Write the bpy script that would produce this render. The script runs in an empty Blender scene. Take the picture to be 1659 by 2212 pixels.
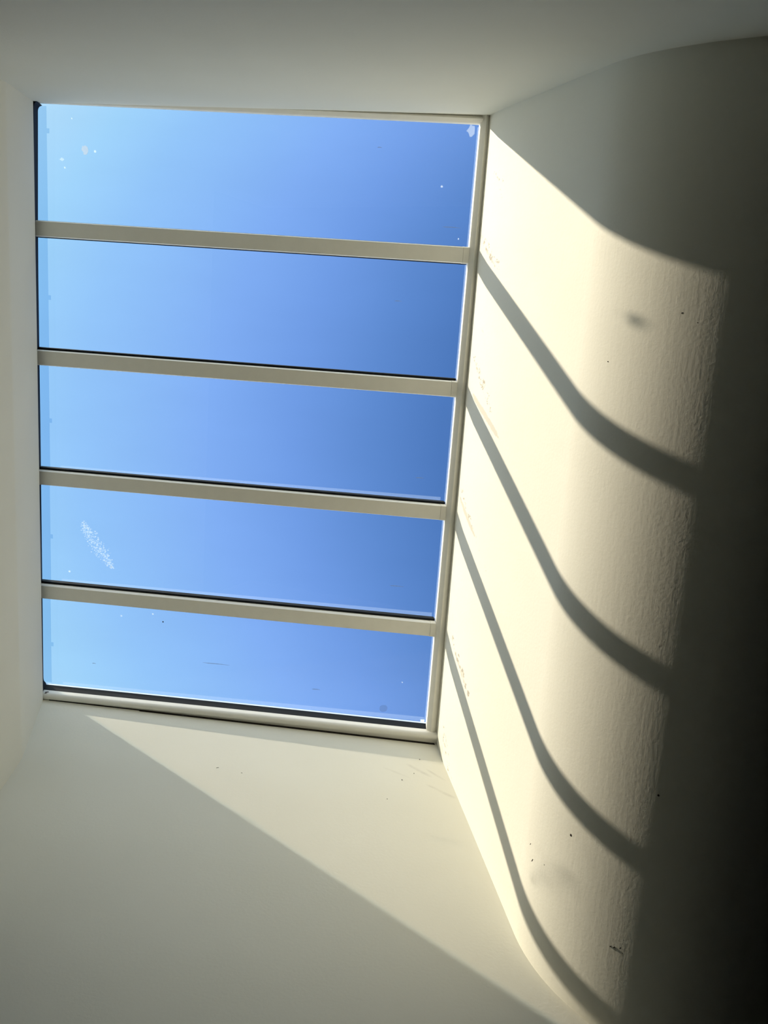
import bpy, math, random
import numpy as np
from mathutils import Vector, Matrix

# ------------------------------------------------------------------ units
# u = shaft length (2.7 m).  x: across the rafters, y: along the shaft, z: up
U = 2.7
CAMZ = -1.6902
def wp(x, y, z):
    return Vector((x * U, y * U, (z - CAMZ) * U + 1.5))

S_, T_, W = -0.2784, -0.0110, 0.6837          # glass plane slopes, shaft width
SUN_A, SUN_B = 0.3204, 1.2403                 # sunlight travels along (1, a, -b)
ZR, ZL, LB, HY = -0.6575, -0.2101, 0.157, -0.0082

# ------------------------------------------------------------------ camera
scene = bpy.context.scene
F = 2100.0
def rot(rx, ry, rz):
    cx, sx, cy, sy, cz, sz = math.cos(rx), math.sin(rx), math.cos(ry), math.sin(ry), math.cos(rz), math.sin(rz)
    return (np.array([[cz, -sz, 0], [sz, cz, 0], [0, 0, 1]]) @ np.array([[cy, 0, sy], [0, 1, 0], [-sy, 0, cy]])
            @ np.array([[1, 0, 0], [0, cx, -sx], [0, sx, cx]]))
R = rot(0.2321, -0.1774, 0.0221)
cam_d = bpy.data.cameras.new('camera')
cam_d.sensor_fit = 'HORIZONTAL'
cam_d.sensor_width = 36.0
cam_d.lens = F / 1659.0 * 36.0
cam_d.clip_start = 0.01
cam = bpy.data.objects.new('camera', cam_d)
scene.collection.objects.link(cam)
M = Matrix.Identity(4)
for i in range(3):
    M[i][0] = R[0][i]; M[i][1] = -R[1][i]; M[i][2] = -R[2][i]
loc = wp(0.2845, 0.2454, CAMZ)
M[0][3], M[1][3], M[2][3] = loc
cam.matrix_world = M
scene.camera = cam

# ------------------------------------------------------------------ view
vs = scene.view_settings
scene.display_settings.display_device = 'sRGB'
vs.view_transform = 'Standard'; vs.look = 'None'; vs.gamma = 1.0; vs.use_curve_mapping = False
vs.exposure = 0.88
SKY = 1.02 / 2 ** 0.88

# ------------------------------------------------------------------ sky
def lin(r, g, b):
    f = lambda c: (c / 255 / 12.92) if c / 255 <= 0.04045 else ((c / 255 + 0.055) / 1.055) ** 2.4
    return (f(r), f(g), f(b), 1.0)
world = bpy.data.worlds.new('sky'); scene.world = world
world.use_nodes = True
nt = world.node_tree; nt.nodes.clear()
N = nt.nodes.new; L = nt.links.new
def math_node(tree, op, a, b=None, clamp=False):
    n = tree.nodes.new('ShaderNodeMath'); n.operation = op; n.use_clamp = clamp
    for i, v in enumerate((a, b)):
        if v is None: continue
        if isinstance(v, (int, float)): n.inputs[i].default_value = v
        else: tree.links.new(v, n.inputs[i])
    return n.outputs[0]
tc = N('ShaderNodeTexCoord'); sx = N('ShaderNodeSeparateXYZ'); L(tc.outputs['Generated'], sx.inputs[0])
yy = math_node(nt, 'SUBTRACT', sx.outputs[1], 0.15)
yy = math_node(nt, 'MULTIPLY', yy, yy)
yy = math_node(nt, 'MULTIPLY', yy, 1.3)
t = math_node(nt, 'SUBTRACT', sx.outputs[0], yy)
t = math_node(nt, 'ADD', t, 0.8)
t = math_node(nt, 'DIVIDE', t, 1.6)
ramp = N('ShaderNodeValToRGB'); L(t, ramp.inputs[0])
stops = [(-0.78, (240, 246, 250)), (-0.5, (208, 234, 255)), (-0.30, (188, 228, 255)), (-0.20, (163, 215, 255)), (-0.13, (149, 200, 254)),
         (0.0, (131, 177, 248)), (0.08, (115, 160, 234)), (0.16, (96, 141, 212)), (0.235, (79, 123, 192)), (0.5, (118, 145, 190)), (0.75, (175, 190, 208))]
el = ramp.color_ramp.elements
while len(el) > 1: el.remove(el[-1])
el[0].position = 0.0
for i, (p, c) in enumerate(stops):
    e = el[0] if i == 0 else el.new((p + 0.8) / 1.6)
    if i == 0: e.position = (p + 0.8) / 1.6
    e.color = lin(*c)
glow = N('ShaderNodeMapRange'); L(t, glow.inputs[0])        # unseen sky sunward and towards the horizon, boosted to lift the walls
glow.interpolation_type = 'SMOOTHSTEP'
for i, q in enumerate(((-0.24 + 0.8) / 1.6, (-0.70 + 0.8) / 1.6, SKY, SKY * 3.4)): glow.inputs[i + 1].default_value = q
bg = N('ShaderNodeBackground'); L(ramp.outputs[0], bg.inputs[0]); L(glow.outputs[0], bg.inputs[1])
wo = N('ShaderNodeOutputWorld'); L(bg.outputs[0], wo.inputs[0])

# ------------------------------------------------------------------ sun
sd = bpy.data.lights.new('sun', 'SUN'); sd.energy = 7.9; sd.color = (1.0, 0.875, 0.68); sd.angle = math.radians(0.55)
sun = bpy.data.objects.new('sun', sd); scene.collection.objects.link(sun)
sun.rotation_euler = Vector((1, SUN_A, -SUN_B)).to_track_quat('-Z', 'Y').to_euler()
sun.location = wp(-1, -0.4, 1.2)

# ------------------------------------------------------------------ materials
def new_mat(name):
    m = bpy.data.materials.new(name); m.use_nodes = True
    t = m.node_tree; t.nodes.clear()
    o = t.nodes.new('ShaderNodeOutputMaterial')
    return m, t, o
def uv_axes(t):
    """object-space coordinates divided back to u units: returns x, y, z sockets"""
    c = t.nodes.new('ShaderNodeTexCoord')
    v = t.nodes.new('ShaderNodeVectorMath'); v.operation = 'SCALE'; v.inputs[3].default_value = 1 / U
    t.links.new(c.outputs['Object'], v.inputs[0])
    s = t.nodes.new('ShaderNodeSeparateXYZ'); t.links.new(v.outputs[0], s.inputs[0])
    return c, s.outputs[0], s.outputs[1], math_node(t, 'ADD', s.outputs[2], CAMZ - 1.5 / U)
def seg_mask(t, a, b, p0, p1, w):
    """soft band mask around segment p0-p1 in the (a, b) plane of a surface"""
    dx, dz = p1[0] - p0[0], p1[1] - p0[1]
    ln = math.hypot(dx, dz); c, s = dx / ln, dz / ln
    da = math_node(t, 'SUBTRACT', a, (p0[0] + p1[0]) / 2); db = math_node(t, 'SUBTRACT', b, (p0[1] + p1[1]) / 2)
    u = math_node(t, 'ADD', math_node(t, 'MULTIPLY', da, c), math_node(t, 'MULTIPLY', db, s))
    v = math_node(t, 'SUBTRACT', math_node(t, 'MULTIPLY', db, c), math_node(t, 'MULTIPLY', da, s))
    mu = math_node(t, 'DIVIDE', math_node(t, 'ABSOLUTE', u), ln / 2)
    mv = math_node(t, 'DIVIDE', math_node(t, 'ABSOLUTE', v), w)
    m = math_node(t, 'ADD', math_node(t, 'POWER', mu, 4.0), math_node(t, 'POWER', mv, 2.0))
    return math_node(t, 'SUBTRACT', 1.0, m, clamp=True)
def noise(t, coord, scale, detail=4, rough=0.55, stretch=None):
    n = t.nodes.new('ShaderNodeTexNoise'); n.inputs['Scale'].default_value = scale
    n.inputs['Detail'].default_value = detail; n.inputs['Roughness'].default_value = rough
    if stretch:
        mp = t.nodes.new('ShaderNodeMapping'); mp.inputs['Scale'].default_value = stretch
        t.links.new(coord, mp.inputs['Vector']); coord = mp.outputs[0]
    t.links.new(coord, n.inputs['Vector'])
    return n.outputs['Fac']
def rng_map(t, v, a, b, c=0.0, d=1.0):
    n = t.nodes.new('ShaderNodeMapRange'); t.links.new(v, n.inputs[0])
    for i, q in enumerate((a, b, c, d)): n.inputs[i + 1].default_value = q
    return n.outputs[0]
def mix_col(t, fac, c1, c2):
    n = t.nodes.new('ShaderNodeMix'); n.data_type = 'RGBA'
    if isinstance(fac, float): n.inputs[0].default_value = fac
    else: t.links.new(fac, n.inputs[0])
    for i, c in ((6, c1), (7, c2)):
        if isinstance(c, tuple): n.inputs[i].default_value = c
        else: t.links.new(c, n.inputs[i])
    return n.outputs[2]

WALL = (0.78, 0.772, 0.69, 1)
def plaster(name, chips=(), smears=(), axis='y', streak=None, scars=()):
    m, t, o = new_mat(name)
    c, x, y, z = uv_axes(t)
    a = y if axis == 'y' else x
    b = z
    p = t.nodes.new('ShaderNodeBsdfPrincipled'); p.inputs['Roughness'].default_value = 0.75
    p.inputs['Specular IOR Level'].default_value = 0.25
    big = noise(t, c.outputs['Object'], 1.3, 3)
    col = mix_col(t, rng_map(t, big, 0.35, 0.7), WALL, (0.76, 0.75, 0.66, 1))
    fine = noise(t, c.outputs['Object'], 90, 4)
    bumpsrc = fine
    if streak:
        st = noise(t, c.outputs['Object'], 60, 3, 0.6, streak)
        bumpsrc = math_node(t, 'ADD', fine, math_node(t, 'MULTIPLY', st, 0.8))
    if scars:                      # patches where the paint has flaked off
        tot = None
        for (p0, p1, w, k) in scars:
            mk = math_node(t, 'MULTIPLY', seg_mask(t, a, b, p0, p1, w), k)
            tot = mk if tot is None else math_node(t, 'MAXIMUM', tot, mk)
        nz = noise(t, c.outputs['Object'], 45, 5, 0.7)
        v = math_node(t, 'ADD', tot, math_node(t, 'MULTIPLY', math_node(t, 'SUBTRACT', nz, 0.5), 1.6))
        f = math_node(t, 'MULTIPLY', rng_map(t, v, 0.42, 0.55), math_node(t, 'MULTIPLY', math_node(t, 'GREATER_THAN', tot, 0.02), 0.62))
        col = mix_col(t, f, col, (0.50, 0.45, 0.36, 1))
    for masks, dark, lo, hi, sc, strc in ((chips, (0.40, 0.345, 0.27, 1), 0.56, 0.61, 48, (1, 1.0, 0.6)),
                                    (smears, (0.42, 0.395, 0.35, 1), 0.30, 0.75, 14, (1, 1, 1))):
        tot = None
        for (p0, p1, w, k) in masks:
            mk = math_node(t, 'MULTIPLY', seg_mask(t, a, b, p0, p1, w), k)
            tot = mk if tot is None else math_node(t, 'MAXIMUM', tot, mk)
        if tot is None: continue
        nz = noise(t, c.outputs['Object'], sc, 5, 0.65, strc)
        if masks is chips:
            tot = math_node(t, 'MINIMUM', math_node(t, 'MULTIPLY', tot, 1.5), 1.05)
            v = math_node(t, 'ADD', nz, math_node(t, 'MULTIPLY', math_node(t, 'SUBTRACT', tot, 1.0), 0.22))
            f = rng_map(t, v, lo, hi)
            f = math_node(t, 'MULTIPLY', f, 0.9)
        else:
            f = math_node(t, 'MULTIPLY', tot, rng_map(t, nz, lo, hi))
        col = mix_col(t, f, col, dark)
    t.links.new(col, p.inputs['Base Color'])
    bp = t.nodes.new('ShaderNodeBump'); bp.inputs['Strength'].default_value = 0.10; bp.inputs['Distance'].default_value = 0.004
    t.links.new(bumpsrc, bp.inputs['Height']); t.links.new(bp.outputs[0], p.inputs['Normal'])
    t.links.new(p.outputs[0], o.inputs[0])
    return m

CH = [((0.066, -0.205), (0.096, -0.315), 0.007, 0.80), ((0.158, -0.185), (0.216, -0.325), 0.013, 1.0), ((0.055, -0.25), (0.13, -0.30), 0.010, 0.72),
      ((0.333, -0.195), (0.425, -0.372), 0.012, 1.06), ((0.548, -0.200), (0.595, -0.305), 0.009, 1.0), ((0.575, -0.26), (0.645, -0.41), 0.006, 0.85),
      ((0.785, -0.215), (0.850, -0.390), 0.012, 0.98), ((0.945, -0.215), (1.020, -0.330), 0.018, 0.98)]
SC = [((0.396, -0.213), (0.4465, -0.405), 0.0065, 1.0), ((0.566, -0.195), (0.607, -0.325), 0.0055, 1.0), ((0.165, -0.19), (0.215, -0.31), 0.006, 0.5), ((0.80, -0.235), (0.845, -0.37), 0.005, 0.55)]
SMR = [((0.885, -0.690), (0.905, -0.800), 0.012, 0.10), ((0.905, -0.70), (0.93, -0.79), 0.010, 0.08), ((0.80, -0.74), (0.86, -0.80), 0.010, 0.08)]
m_right = plaster('plaster_right', CH, SMR, 'y', (1, 0.12, 1), SC)
SMB = [((0.612, -0.255), (0.648, -0.300), 0.004, 0.55), ((0.640, -0.270), (0.668, -0.312), 0.003, 0.5),
       ((0.648, -0.335), (0.672, -0.362), 0.004, 0.6), ((0.632, -0.318), (0.664, -0.350), 0.003, 0.4), ((0.57, -0.262), (0.612, -0.300), 0.003, 0.3)]
m_front = plaster('plaster_front', (), SMB, 'x')
m_back = plaster('plaster_back', (), (), 'x')
m_left = plaster('plaster_left', (), (), 'y')

def simple(name, col, rough=0.6, spec=0.3, var=0.08, scale=25, metal=0.0):
    m, t, o = new_mat(name)
    c = t.nodes.new('ShaderNodeTexCoord')
    p = t.nodes.new('ShaderNodeBsdfPrincipled'); p.inputs['Roughness'].default_value = rough
    p.inputs['Specular IOR Level'].default_value = spec; p.inputs['Metallic'].default_value = metal
    nz = noise(t, c.outputs['Object'], scale, 3)
    c2 = tuple(q * (1 - var) for q in col[:3]) + (1,)
    t.links.new(mix_col(t, nz, col, c2), p.inputs['Base Color'])
    t.links.new(p.outputs[0], o.inputs[0])
    return m
m_frame = simple('painted_aluminium', (0.90, 0.885, 0.81, 1), 0.5, 0.4)
m_rubber = simple('black_rubber', (0.012, 0.014, 0.017, 1), 0.7, 0.15)
m_seam = simple('dark_gap', (0.02, 0.015, 0.012, 1), 0.9, 0.1)
m_mark = simple('dark_mark', (0.03, 0.022, 0.018, 1), 0.9, 0.1)
m_chip = simple('bare_chip', (0.07, 0.045, 0.035, 1), 0.8, 0.2)
m_floor = simple('dark_floor', (0.022, 0.018, 0.013, 1), 0.7, 0.3, 0.3, 3)  # near-black as well, so the floor returns little light
m_room = simple('low_bounce_room', (0.035, 0.03, 0.022, 1), 0.8, 0.2)  # unseen room kept near-black to hold bounced light down

def glassy(name, tint, gloss=True):
    m, t, o = new_mat(name)
    tr = t.nodes.new('ShaderNodeBsdfTransparent')
    c = t.nodes.new('ShaderNodeTexCoord')
    nz = noise(t, c.outputs['Object'], 1.7, 3, 0.5, (1, 3, 1))
    t.links.new(mix_col(t, rng_map(t, nz, 0.3, 0.7), tint, tuple(q * 0.985 for q in tint[:3]) + (1,)), tr.inputs[0])
    gl = t.nodes.new('ShaderNodeBsdfGlossy'); gl.inputs['Roughness'].default_value = 0.02
    fr = t.nodes.new('ShaderNodeFresnel'); fr.inputs[0].default_value = 1.35
    mx = t.nodes.new('ShaderNodeMixShader')
    t.links.new(math_node(t, 'MULTIPLY', fr.outputs[0], 0.6 if gloss else 0.0), mx.inputs[0])
    t.links.new(tr.outputs[0], mx.inputs[1]); t.links.new(gl.outputs[0], mx.inputs[2])
    t.links.new(mx.outputs[0], o.inputs[0])
    return m
def film(name, col, opacity, tint=(1, 1, 1, 1)):
    """thin translucent residue: lets light through, scatters a share of it"""
    m, t, o = new_mat(name)
    tr = t.nodes.new('ShaderNodeBsdfTransparent'); tr.inputs[0].default_value = tint
    tl = t.nodes.new('ShaderNodeBsdfTranslucent')
    c = t.nodes.new('ShaderNodeTexCoord')
    nz = noise(t, c.outputs['Object'], 30, 2)
    t.links.new(mix_col(t, nz, col, tuple(q * 0.96 for q in col[:3]) + (1,)), tl.inputs[0])
    mx = t.nodes.new('ShaderNodeMixShader'); mx.inputs[0].default_value = opacity
    t.links.new(tr.outputs[0], mx.inputs[1]); t.links.new(tl.outputs[0], mx.inputs[2]); t.links.new(mx.outputs[0], o.inputs[0])
    return m
m_glass = glassy('clear_glass', (0.985, 0.99, 0.99, 1))
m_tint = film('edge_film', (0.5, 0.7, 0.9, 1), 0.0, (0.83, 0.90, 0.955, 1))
m_reflect = film('edge_reflection', (0.5, 0.62, 0.8, 1), 0.10)  # pale layer painting light reflected along the pane edges
m_bead_glint = film('white_bead_glint', (0.75, 0.85, 0.95, 1), 0.55)  # bottom bead; also paints the bright line at the right edge
m_speck = film('dried_drop', (0.85, 0.9, 0.9, 1), 0.22)
m_spot = film('dropping', (0.62, 0.68, 0.72, 1), 0.45, (0.75, 0.8, 0.85, 1))
m_smudge = film('smudge', (0.85, 0.9, 0.85, 1), 0.13)

# ------------------------------------------------------------------ object helpers
COL = scene.collection
def mesh_obj(name, verts, faces, mat, parent=None, smooth=False, bevel=0.0):
    me = bpy.data.meshes.new(name); me.from_pydata([tuple(v) for v in verts], [], faces); me.validate()
    import bmesh
    bm = bmesh.new(); bm.from_mesh(me); bmesh.ops.recalc_face_normals(bm, faces=bm.faces)
    bm.to_mesh(me); bm.free()
    me.materials.append(mat)
    if smooth:
        for p in me.polygons: p.use_smooth = True
    o = bpy.data.objects.new(name, me); COL.objects.link(o)
    if parent is not None: o.parent = parent
    if bevel:
        b = o.modifiers.new('bevel', 'BEVEL'); b.width = bevel; b.segments = 2; b.limit_method = 'ANGLE'
    if smooth:
        try:
            me.set_sharp_from_angle(angle=math.radians(40))
        except Exception: pass
    return o
def tag(o, label=None, cat=None, kind=None, group=None):
    if label: o['label'] = label
    if cat: o['category'] = cat
    if kind: o['kind'] = kind
    if group: o['group'] = group
def sweep(rings):
    """closed section rings -> solid with end caps"""
    n = len(rings[0]); v = [p for r in rings for p in r]; f = []
    for i in range(len(rings) - 1):
        for j in range(n):
            k = (j + 1) % n
            f.append((i * n + j, i * n + k, (i + 1) * n + k, (i + 1) * n + j))
    f.append(tuple(range(n))); f.append(tuple((len(rings) - 1) * n + j for j in range(n))[::-1])
    return v, f
def G(x, y, h): return wp(x, y, S_ * x + T_ * y + h)

# ------------------------------------------------------------------ structure
ZF = CAMZ - 1.5 / U            # floor level in u
TH = 0.07
ZE = -0.965                     # lower end of the long shaft walls, cut short to limit bounce
ZS = -0.60                      # soffit of the unseen room, set for light spill; left wall ends here
def yT(x, z): return -0.0308 * x - 0.0443 * z
def yB(x, z): return 1 - 0.0039 * x - 0.0491 * z + 0.0059 * z * z

# right wall: flat reveal, then a large plaster fillet turning into the ceiling
z0 = ZR
prof = [(W + 0.003, 0.0), (W, -0.245), (W, ZR + 0.25), (W, ZR + 0.05)]
FIL = [(0.0, 0.0, 0.0)]        # (dx, dz, turn angle) down the fillet
_th, _x, _z = 0.0, 0.0, 0.0
while _th < math.pi / 2 - 1e-3:
    k_ = 3.6 if _th < 0.55 else (2.8 if _th < 0.78 else 5.0)
    _th = min(_th + 0.002 * k_, math.pi / 2)
    _x += math.sin(_th) * 0.002; _z += math.cos(_th) * 0.002
    FIL.append((_x, _z, _th))
for i in range(0, len(FIL) - 1, 3): prof.append((W + FIL[i][0], z0 - FIL[i][1]))
prof.append((W + FIL[-1][0], z0 - FIL[-1][1]))
RF = FIL[-1][0]
CE = z0 - FIL[-1][1]
def right_ring(y):
    r = []
    for (x, z) in prof:
        xx = x + HY * y
        zz = z - 0.0059 * y if z < 0 else S_ * xx + T_ * y + 0.0185
        r.append(wp(xx, y, zz))
    xe = prof[-1][0] + HY * y
    r.append(wp(xe, y, CE + TH + 0.0))
    r.append(wp(xe, y, CE + TH + 0.25))
    r.append(wp(W + TH + HY * y, y, CE + TH + 0.3))
    r.append(wp(W + TH + HY * y, y, S_ * (W + TH) + T_ * y + 0.0185))
    return r
ys = np.linspace(-0.09, 1.12, 13)
v, f = sweep([right_ring(float(y)) for y in ys])
wall_right = mesh_obj('wall_right', v, f, m_right, None, smooth=True)
tag(wall_right, 'cream plaster shaft wall striped by sun and bar shadows, curving out into the dark ceiling', 'wall', 'structure')

def rbox(name, lo, hi, mat):
    (x0, y0, z0_), (x1, y1, z1) = lo, hi
    v = [wp(x, y, z) for x in (x0, x1) for y in (y0, y1) for z in (z0_, z1)]
    f = [(0, 1, 3, 2), (4, 6, 7, 5), (0, 4, 5, 1), (2, 3, 7, 6), (0, 2, 6, 4), (1, 5, 7, 3)]
    return mesh_obj(name, v, f, mat)
XR = 2.3
XL = -LB * (ZL - ZS)            # foot of the leaning left wall
ceil = rbox('ceiling', (W + RF - 0.01, -0.09, CE), (XR, 1.12, CE + TH), m_back)
tag(ceil, 'dark plaster ceiling beyond the curved shaft wall', 'ceiling', 'structure')
def frame_slab(name, xi0, xi1, yi0, yi1, xo0, xo1, yo0, yo1, z0_, z1, mat):
    v = []
    for z in (z0_, z1):
        for (x0, x1, y0, y1) in ((xo0, xo1, yo0, yo1), (xi0, xi1, yi0, yi1)):
            v += [wp(x0, y0, z), wp(x1, y0, z), wp(x1, y1, z), wp(x0, y1, z)]
    f = []
    for i in range(4):
        j = (i + 1) % 4
        f += [(i, j, 4 + j, 4 + i), (8 + i, 12 + i, 12 + j, 8 + j), (i, 8 + i, 8 + j, j), (4 + i, 4 + j, 12 + j, 12 + i)]
    return mesh_obj(name, v, f, mat)
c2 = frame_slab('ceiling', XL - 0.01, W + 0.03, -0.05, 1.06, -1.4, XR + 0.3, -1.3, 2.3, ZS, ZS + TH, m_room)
tag(c2, 'unseen near-black ceiling of the surrounding room beyond the shaft walls', 'ceiling', 'structure')
fl = rbox('floor', (-1.4, -1.3, ZF - 0.05), (XR + 0.3, 2.3, ZF), m_floor)
tag(fl, 'unseen near-black floor of the room below the skylight shaft', 'floor', 'structure')
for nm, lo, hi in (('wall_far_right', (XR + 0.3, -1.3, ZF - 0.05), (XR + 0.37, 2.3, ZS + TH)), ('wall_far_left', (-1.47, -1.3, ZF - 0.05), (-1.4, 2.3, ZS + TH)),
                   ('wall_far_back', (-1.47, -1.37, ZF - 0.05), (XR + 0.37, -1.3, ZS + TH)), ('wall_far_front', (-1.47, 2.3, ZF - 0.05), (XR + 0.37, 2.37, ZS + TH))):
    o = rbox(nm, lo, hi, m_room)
    tag(o, 'unseen near-black outer wall of the room under the shaft, ' + nm.split('_')[-1] + ' side', 'wall', 'structure')
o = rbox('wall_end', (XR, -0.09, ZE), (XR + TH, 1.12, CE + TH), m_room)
tag(o, 'short upstand closing the far end of the ceiling recess', 'wall', 'structure')

# left wall: upright reveal, soft break, then leaning outwards
lp = [(0.0, None)]
for q in np.linspace(0, 1, 7):
    # rounded break over 0.03 u
    zz = ZL + 0.005 - 0.010 * q
    lp.append((-LB * 0.005 * q * q, zz))
lp.append((-LB * (ZL - ZS), ZS))
def left_ring(y):
    r = []
    for (x, z) in lp:
        r.append(wp(x, y, (T_ * y) if z is None else z))
    r.append(wp(lp[-1][0] - TH, y, ZS)); r.append(wp(-TH, y, ZL)); r.append(wp(-TH, y, -S_ * TH + T_ * y))
    return r
v, f = sweep([left_ring(y) for y in (-0.09, 1.16)])
wall_left = mesh_obj('wall_left', v, f, m_left)
tag(wall_left, 'shaded cream plaster wall at the left end of the glass, leaning outwards lower down', 'wall', 'structure')

def side_wall(name, yf, outward, mat):
    xs = [XL - TH, -0.07, 0.0, 0.1, 0.2, 0.3, 0.4, 0.5, 0.6, W, W + TH, 1.2, XR + TH]
    v = []; f = []
    nz = 14
    for sgn in (0, 1):
        for x in xs:
            ztop = S_ * x + (T_ + 0.007 if outward > 0 else 0.0175)
            for k in range(nz):
                z = ZE + (ztop - ZE) * k / (nz - 1)
                v.append(wp(x, yf(x, z) + outward * TH * sgn, z))
    n = len(xs) * nz
    for i in range(len(xs) - 1):
        for k in range(nz - 1):
            a = i * nz + k
            f.append((a, a + 1, a + nz + 1, a + nz)); f.append((n + a, n + a + nz, n + a + nz + 1, n + a + 1))
    for i in range(len(xs) - 1):
        for k in (0, nz - 1):
            a = i * nz + k; f.append((a, a + nz, n + a + nz, n + a))
    for i in (0, len(xs) - 1):
        for k in range(nz - 1):
            a = i * nz + k; f.append((a, n + a, n + a + 1, a + 1))
    o = mesh_obj(name, v, f, mat)
    return o
wall_back = side_wall('wall_back', yT, -1, m_back)
tag(wall_back, 'plain shaded plaster wall along the upper side of the glass', 'wall', 'structure')
wall_front = side_wall('wall_front', yB, 1, m_front)
tag(wall_front, 'plaster wall below the glass, cut diagonally into sunlit and shaded parts', 'wall', 'structure')

# ------------------------------------------------------------------ skylight
win = bpy.data.objects.new('window_1', None); COL.objects.link(win)
tag(win, 'sloping skylight of five glass panes between four cream painted bars', 'skylight', 'structure')
def along_x(x0, x1, n, sec):
    """sweep a (y, h) section along x; sec(x) -> list of (y, h)"""
    return sweep([[G(x, y, h) for (y, h) in sec(x)] for x in np.linspace(x0, x1, n)])
def along_y(y0, y1, n, sec):
    return sweep([[G(x, y, h) for (x, h) in sec(y)] for y in np.linspace(y0, y1, n)])
HG, HC, HB = 0.040, 0.0485, 0.0165            # glass, cap top, bar soffit
def arc(p0, p1, n=6, convex=True):
    """quarter ellipse from p0 (vertical tangent) to p1 (horizontal tangent)"""
    (a0, h0), (a1, h1) = p0, p1
    return [(a1 + (a0 - a1) * math.cos(q), h0 + (h1 - h0) * math.sin(q)) for q in np.linspace(0, math.pi / 2, n)]
# rails
def top_sec(x):
    yi = -0.0015
    yo = -TH
    return [(yi, 0.031), (yi, 0.0185), (yi - 0.0010, 0.0172), (yi - 0.0045, 0.0128), (-0.0075, 0.0112), (-0.0100, 0.0130), (-0.0122, 0.0165), (yo, 0.0165), (yo, HC), (-0.007, HC), (-0.007, HG), (-0.004, HG), (-0.004, 0.031)]
v, f = along_x(-0.0595, 0.6765, 12, top_sec)
mesh_obj('frame_rail', v, f, m_frame, win, smooth=True)
def yb(x): return 0.9888 - 0.0006 * math.sin(math.pi * min(max(x / W, 0), 1))
def bot_sec(x):
    yi = yb(x)
    return [(yi, 0.020)] + arc((yi, 0.0105), (0.9945, 0.0010), 7) + arc((0.9998, 0.0060), (0.9945, 0.0010), 6)[::-1][1:] + [(1.07, 0.0060), (1.07, HC), (yi + 0.006, HC), (yi + 0.006, 0.020)]
v, f = along_x(-0.0595, W + 0.0595, 14, bot_sec)
bot = mesh_obj('frame_rail', v, f, m_frame, win, smooth=True)
def xi(y): return 0.6745 - 0.0128 * y
def right_sec(y):
    w = W + HY * y
    return [(xi(y) + 0.0034, HG), (xi(y), 0.0170), (xi(y) + 0.0012, 0.0157), (xi(y) + 0.0044, 0.0124), (xi(y) + 0.0064, 0.0108), (w - 0.0018, 0.0125), (w + 0.0034, 0.0165), (w + 0.06, 0.0165), (w + 0.06, HC), (xi(y) + 0.007, HC), (xi(y) + 0.007, HG)]
v, f = along_y(-0.0700, 0.9995, 14, right_sec)
mesh_obj('frame_rail', v, f, m_frame, win, smooth=True)
def xl(y): return float(np.interp(y, [0, 0.05, 0.17, 0.27, 0.5, 1.0], [0.0008, 0.0000, -0.0020, -0.0030, -0.0035, -0.0055]))
def left_sec(y):
    return [(xl(y) - 0.0012, HG), (xl(y) - 0.0012, 0.0006), (-TH, 0.0006), (-TH, HC), (-0.0070, HC), (-0.0070, HG)]
v, f = along_y(-0.02, 1.03, 20, left_sec)
mesh_obj('frame_rail', v, f, m_frame, win, smooth=False)
def lg_sec(y):
    # black seal along the left edge, swelling into rounded corners
    r = 0.009
    e = 0.0
    for c0, dirn in ((0.0, 1), (0.984, -1)):
        d = (y - c0) * dirn
        if d < r: e = max(e, (r - math.sqrt(max(r * r - (r - max(d, 0)) ** 2, 0))) * (0.75 if dirn > 0 else 0.6))
    return [(xl(y) + e, HG - 0.0004), (xl(y) + e * 0.8, 0.0010), (xl(y) - 0.0010, 0.0010), (xl(y) - 0.0010, HG - 0.0004)]
yv = list(np.linspace(0.0, 0.016, 8)) + [0.05, 0.17, 0.27, 0.5, 0.75] + list(np.linspace(0.967, 0.9865, 8))
v, f = sweep([[G(x, y, h) for (x, h) in lg_sec(y)] for y in yv])
mesh_obj('edge_gasket', v, f, m_rubber, win)
# bottom rail seal and the gap beneath the rail
v, f = along_x(-0.006, 0.673, 14, lambda x: [(yb(x) - 0.0004, 0.0202), (yb(x) - 0.0022, 0.0385), (yb(x) + 0.0055, 0.0385), (yb(x) + 0.0055, 0.0202)])
mesh_obj('edge_gasket', v, f, m_rubber, win)
v, f = along_x(-0.006, 0.673, 14, lambda x: [(yb(x) - 0.0042, 0.0382), (yb(x) - 0.0042, HG - 0.0004), (yb(x) + 0.004, HG - 0.0004), (yb(x) + 0.004, 0.0378)])
mesh_obj('glazing_bead', v, f, m_bead_glint, win)
def gapline(x0, x1, h0, h1):
    v, f = along_x(x0, x1, 8, lambda x: [(yB(x, S_ * x) - 0.0004, h0), (yB(x, S_ * x) - 0.0004, h1), (yB(x, S_ * x) + 0.004, h1), (yB(x, S_ * x) + 0.004, h0)])
    mesh_obj('shadow_gap', v, f, m_seam, win)
gapline(0.010, 0.674, 0.0030, 0.0055)
gapline(0.170, 0.674, 0.0005, 0.0012)

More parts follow.
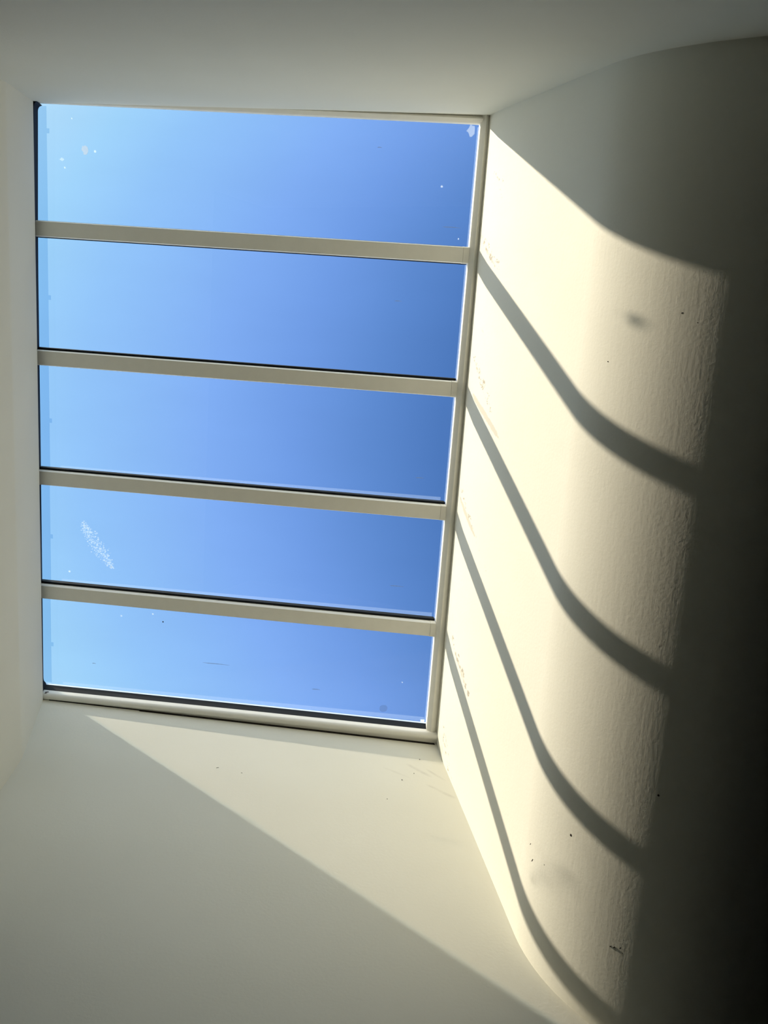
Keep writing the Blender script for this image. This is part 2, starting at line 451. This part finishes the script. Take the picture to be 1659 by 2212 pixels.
# bars (left centre y, right centre y)
BARS = [(0.1903, 0.1917), (0.3975, 0.4000), (0.6008, 0.6035), (0.8045, 0.8065)]
hw = 0.0126
for k, (ya, yc) in enumerate(BARS):
    def cy(x): return ya + (yc - ya) * x / 0.67
    def sec(x, g=0.0):
        c = cy(x)
        return [(c - hw + 0.0012 - g, HB - g), (c + hw - 0.0012 + g, HB - g), (c + hw + g, HB + 0.0035), (c + hw + g, HB + 0.0115), (c + hw - 0.003, HB + 0.0115),
                (c + hw - 0.003, HG + 0.0003), (c + hw - 0.0034, HG + 0.0003), (c + hw - 0.0034, HC), (c - hw + 0.0034, HC), (c - hw + 0.0034, HG + 0.0003), (c - hw + 0.003, HG + 0.0003),
                (c - hw + 0.003, HB + 0.0115), (c - hw - g, HB + 0.0115), (c - hw - g, HB + 0.0035)]
    v, f = along_x(-0.0043, 0.6655 - 0.0122 * ya, 10, sec)
    b = mesh_obj('glazing_bar', v, f, m_frame, win)
    x0 = 0.6655 - 0.0122 * ya
    v, f = along_x(x0 + 0.0003, x0 + 0.0087, 2, lambda x: sec(x, 0.00025))
    mesh_obj('end_bracket', v, f, m_frame, b)
    for sg in (-1, 1):
        if sg < 0: q = (-hw - (0.0036 if k else 0.0006), -hw + 0.0029)
        else: q = (hw - 0.0029, hw + (-0.0006 if k else 0.0012))
        v, f = along_x(-0.0043, x0 + 0.0090, 8, lambda x: [(cy(x) + q[0], HB + 0.0117), (cy(x) + q[1], HB + 0.0117), (cy(x) + q[1], HG - 0.0004), (cy(x) + q[0], HG - 0.0004)])
        mesh_obj('edge_gasket', v, f, m_rubber, b)

# panes
def ellipse(cx, cyy, rx, ry, h0, h1, n=14, seed=0, rough=0.0):
    rr = random.Random(seed)
    ks = [1 + rough * (rr.random() - 0.5) * 2 for _ in range(n)]
    ring = lambda h: [G(cx + rx * ks[i] * math.cos(2 * math.pi * i / n), cyy + ry * ks[i] * math.sin(2 * math.pi * i / n), h) for i in range(n)]
    return sweep([ring(h0), ring(h1)])
def join(parts):
    V = []; Fc = []
    for v, f in parts:
        o = len(V); V += list(v); Fc += [tuple(i + o for i in q) for q in f]
    return V, Fc
edges_l = [-0.0035] + [q for (a, c) in BARS for q in (a - hw + 0.0036, a + hw - 0.0036)] + [0.9905]
edges_r = [-0.0035] + [q for (a, c) in BARS for q in (c - hw + 0.0036, c + hw - 0.0036)] + [0.9905]
panes = []
for k in range(5):
    yl0, yl1, yr0, yr1 = edges_l[2 * k], edges_l[2 * k + 1], edges_r[2 * k], edges_r[2 * k + 1]
    xa, xb = -0.0065, xi((yr0 + yr1) / 2) + 0.0065
    v = []
    for h in (HG, HG + 0.0022):
        v += [G(xa, yl0, h), G(xb, yr0, h), G(xb, yr1, h), G(xa, yl1, h)]
    f = [(0, 1, 2, 3), (7, 6, 5, 4), (0, 4, 5, 1), (1, 5, 6, 2), (2, 6, 7, 3), (3, 7, 4, 0)]
    p = mesh_obj('glass_pane', v, f, m_glass, win); panes.append(p)
    # tinted strip down the left edge with its small tab
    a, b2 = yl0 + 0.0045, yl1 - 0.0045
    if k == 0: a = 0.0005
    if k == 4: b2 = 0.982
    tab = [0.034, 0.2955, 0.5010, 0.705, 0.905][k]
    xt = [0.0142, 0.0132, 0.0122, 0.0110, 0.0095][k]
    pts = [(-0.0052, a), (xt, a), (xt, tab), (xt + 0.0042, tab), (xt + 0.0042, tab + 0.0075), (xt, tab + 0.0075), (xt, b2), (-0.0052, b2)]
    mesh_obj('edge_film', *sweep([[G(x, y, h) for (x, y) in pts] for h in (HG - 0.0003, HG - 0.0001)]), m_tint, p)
    # pale strips painting the reflection and sunlit rail edge at the right
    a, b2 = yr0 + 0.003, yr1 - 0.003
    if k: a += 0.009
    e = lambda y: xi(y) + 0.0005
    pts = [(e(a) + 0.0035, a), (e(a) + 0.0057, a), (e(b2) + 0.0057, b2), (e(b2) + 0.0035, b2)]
    mesh_obj('edge_glint', *sweep([[G(x, y, h) for (x, y) in pts] for h in (HG - 0.0022, HG - 0.0002)]), m_bead_glint, p)
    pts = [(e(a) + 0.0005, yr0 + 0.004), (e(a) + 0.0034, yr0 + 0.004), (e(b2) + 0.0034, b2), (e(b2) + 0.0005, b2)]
    mesh_obj('reflection_band', *sweep([[G(x, y, h) for (x, y) in pts] for h in (HG - 0.0005, HG - 0.0002)]), m_reflect, p)
    if k >= 2:  # pale band painting the sealant's reflection along the lower edge
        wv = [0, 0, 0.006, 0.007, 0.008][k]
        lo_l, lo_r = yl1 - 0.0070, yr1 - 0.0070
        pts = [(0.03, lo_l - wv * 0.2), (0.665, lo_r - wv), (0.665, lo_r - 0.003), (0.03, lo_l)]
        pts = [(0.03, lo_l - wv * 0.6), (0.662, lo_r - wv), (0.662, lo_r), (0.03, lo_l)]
        mesh_obj('reflection_band', *sweep([[G(x, y, h) for (x, y) in pts] for h in (HG - 0.0005, HG - 0.0003)]), m_reflect, p)

# marks on the panes
def specks(pane, lst, name='dried_drop', mat=m_speck):
    for i, (x, y, r) in enumerate(lst):
        mesh_obj(name, *ellipse(x, y, r, r * 1.15, HG - 0.0007, HG - 0.0001, 10, i, 0.2), mat, pane)
mesh_obj('bird_dropping', *ellipse(0.0752, 0.0634, 0.0048, 0.0068, HG - 0.0009, HG - 0.0001, 16, 5, 0.25), m_spot, panes[0])
specks(panes[0], [(0.0912, 0.0653, 0.0018), (0.0426, 0.0925, 0.0013), (0.6291, 0.0900, 0.0016), (0.6598, 0.1669, 0.0011), (0.0545, 0.0175, 0.0010)])
mesh_obj('dried_drop', *ellipse(0.0383, 0.0800, 0.0035, 0.0026, HG - 0.0007, HG - 0.0001, 12, 9, 0.3), m_smudge, panes[0])
mesh_obj('cloudy_patch', *ellipse(0.6668, 0.0065, 0.006, 0.008, HG - 0.0005, HG - 0.0001, 14, 3, 0.3), m_smudge, panes[0])
specks(panes[3], [(0.0436, 0.7695, 0.0017)])
specks(panes[4], [(0.1346, 0.8426, 0.0016)], 'dried_drop', m_smudge)
specks(panes[4], [(0.1897, 0.8336, 0.0013), (0.6210, 0.915, 0.0010)])
mesh_obj('dark_speck', *ellipse(0.2077, 0.8463, 0.0012, 0.0012, HG - 0.0007, HG - 0.0001, 10), m_mark, panes[4])
m_faint = film('faint_stain', (0.3, 0.35, 0.4, 1), 0.05, (0.86, 0.88, 0.90, 1))
mesh_obj('round_stain', *ellipse(0.5921, 0.9670, 0.0068, 0.0068, HG - 0.0006, HG - 0.0004, 18, 4, 0.08), m_faint, panes[4])
mesh_obj('corner_chip', *sweep([[G(x, y, h) for (x, y) in ((0.6560, 0.9805), (0.6625, 0.9800), (0.6625, 0.9870), (0.6560, 0.9866))] for h in (HG - 0.0010, HG - 0.0004)]), m_bead_glint, panes[4])
m_dirt = film('grey_dirt', (0.2, 0.25, 0.3, 1), 0.25, (0.8, 0.82, 0.85, 1))
for (pn, x, y, l) in ((0, 0.647, 0.150, 0.012), (0, 0.532, 0.037, 0.003), (1, 0.574, 0.268, 0.005), (3, 0.60, 0.742, 0.010), (4, 0.475, 0.944, 0.006), (4, 0.086, 0.937, 0.003), (2, 0.626, 0.552, 0.006), (4, 0.30, 0.915, 0.02)):
    mesh_obj('dirt_streak', *ellipse(x, y, l, 0.0007, HG - 0.0006, HG - 0.0002, 12, 2, 0.3), m_dirt, panes[pn])
# dusty palm-like smear on the fourth pane: many small flecks in rows
rr = random.Random(11); parts = []
for i in range(430):
    q = rr.random()
    cx = 0.067 + 0.052 * q; cyy = 0.684 + 0.064 * q ** 0.9
    w = 0.022 * math.sin(math.pi * min(1, q * 0.90 + 0.06)) + 0.001
    o = (rr.random() + rr.random() - 1) * w
    px, py = cx + o * 0.75, cyy - o * 0.45
    py = round(py / 0.0018) * 0.0018 + 0.3 * (px - 0.09)  # laid in fine rows
    r = 0.0004 + 0.0006 * rr.random()
    parts.append(ellipse(px, py, r * 1.5, r, HG - 0.0006, HG - 0.0002, 6, i, 0.2))
sm = mesh_obj('dusty_smear', *join(parts), m_smudge, panes[3])
# chipped paint at the left end of the bottom rail
parts = []
for (x, h, rx, rh) in ((0.0055, 0.0108, 0.0032, 0.0011), (0.0042, 0.0075, 0.0024, 0.0014)):
    ring = lambda d: [G(x + rx * math.cos(a), yb(0) + (0.0105 - min(h, 0.0105)) * 0.28 + d, h + rh * math.sin(a) + 0.4 * rx * math.cos(a)) for a in np.linspace(0, 2 * math.pi, 9)[:-1]]
    parts.append(sweep([ring(-0.0007), ring(0.0015)]))
ch = mesh_obj('paint_chip', *join(parts), m_chip, bot)
ch['label'] = 'dark brown chip at the left end of the rail'

# ------------------------------------------------------------------ small marks on the walls
def wall_mark(name, c, n, t1, r1, r2, parent, mat=m_mark, seg=12, rough=0.1, seed=1):
    n = n.normalized(); t1 = (t1 - t1.dot(n) * n).normalized(); t2 = n.cross(t1)
    rr = random.Random(seed); ks = [1 + rough * (rr.random() * 2 - 1) for _ in range(seg)]
    ring = lambda d: [c + n * d + (t1 * (r1 * U * ks[i] * math.cos(2 * math.pi * i / seg)) + t2 * (r2 * U * ks[i] * math.sin(2 * math.pi * i / seg))) for i in range(seg)]
    return mesh_obj(name, *sweep([ring(-0.004), ring(0.0008)]), mat, parent)
def on_right(y, z):
    """point and inward normal on the right wall / fillet"""
    zz = z + 0.0059 * y
    if zz > z0: return wp(W + HY * y, y, z), Vector((-1, 0, 0))
    fx, fz, th = min(FIL, key=lambda q: abs(q[1] - (z0 - zz)))
    return wp(W + HY * y + fx, y, z), Vector((-math.cos(th), 0, -math.sin(th)))
Y = Vector((0, 1, 0))
for (nm, y, z, r1, r2, ang) in (('nail_hole', 0.8362, -0.7581, 0.0015, 0.0014, 0), ('pin_hole', 0.7391, -0.8450, 0.0012, 0.0012, 0), ('pin_hole', 0.7414, -0.8446, 0.0006, 0.0006, 0), ('pin_hole', 0.8986, -0.7194, 0.0006, 0.0006, 0),
                            ('scuff', 0.9335, -0.8228, 0.0014, 0.0005, 0.9), ('scuff', 0.9324, -0.8262, 0.0015, 0.0006, 0.5), ('scuff', 0.9290, -0.8284, 0.0013, 0.0005, 1.0), ('scuff', 0.9291, -0.8318, 0.0014, 0.0005, 0.4),
                            ('scratch', 0.9102, -0.6917, 0.0026, 0.0003, 0.5), ('scratch', 0.8943, -0.6820, 0.0020, 0.0003, 0.6), ('pin_hole', 0.2532, -0.8049, 0.0008, 0.0004, 0.6), ('pin_hole', 0.2611, -0.8197, 0.0005, 0.0005, 0), ('pin_hole', 0.3078, -0.7236, 0.0005, 0.0005, 0)):
    p, n = on_right(y, z)
    tt = Y.cross(n)
    wall_mark(nm, p, n, Y * math.cos(ang) + tt * math.sin(ang), r1, r2, wall_right)
for (nm, x, z, r1, r2, ang) in (('scratch', 0.3059, -0.2522, 0.0022, 0.0004, 0.3), ('scratch', 0.3436, -0.2695, 0.0012, 0.0004, -0.6), ('scratch', 0.5970, -0.3040, 0.0022, 0.0005, 1.5),
                            ('scratch', 0.6200, -0.2860, 0.0012, 0.0005, 1.4), ('pin_hole', 0.6380, -0.2440, 0.0009, 0.0009, 0), ('pin_hole', 0.5640, -0.3560, 0.0008, 0.0006, 0)):
    n = Vector((0, -1, 0)); p = wp(x, yB(x, z), z)
    wall_mark(nm, p, n, Vector((math.cos(ang), 0, math.sin(ang))), r1, r2, wall_front)

# labels for parts that look unlike the thing they belong to
PART_LABELS = {'edge_gasket': 'black rubber seal', 'bird_dropping': 'pale dropping stuck to the glass', 'dusty_smear': 'crescent of pale dusty flecks',
               'shadow_gap': 'thin black gap', 'edge_film': 'slightly darker blue strip with a small tab', 'glazing_bead': 'bright white bead',
               'nail_hole': 'small black hole', 'scuff': 'tiny black scuff', 'round_stain': 'faint round stain', 'dark_speck': 'black speck'}
for o in scene.objects:
    k = o.name.split('.')[0]
    if o.parent is not None and k in PART_LABELS: o['label'] = PART_LABELS[k]
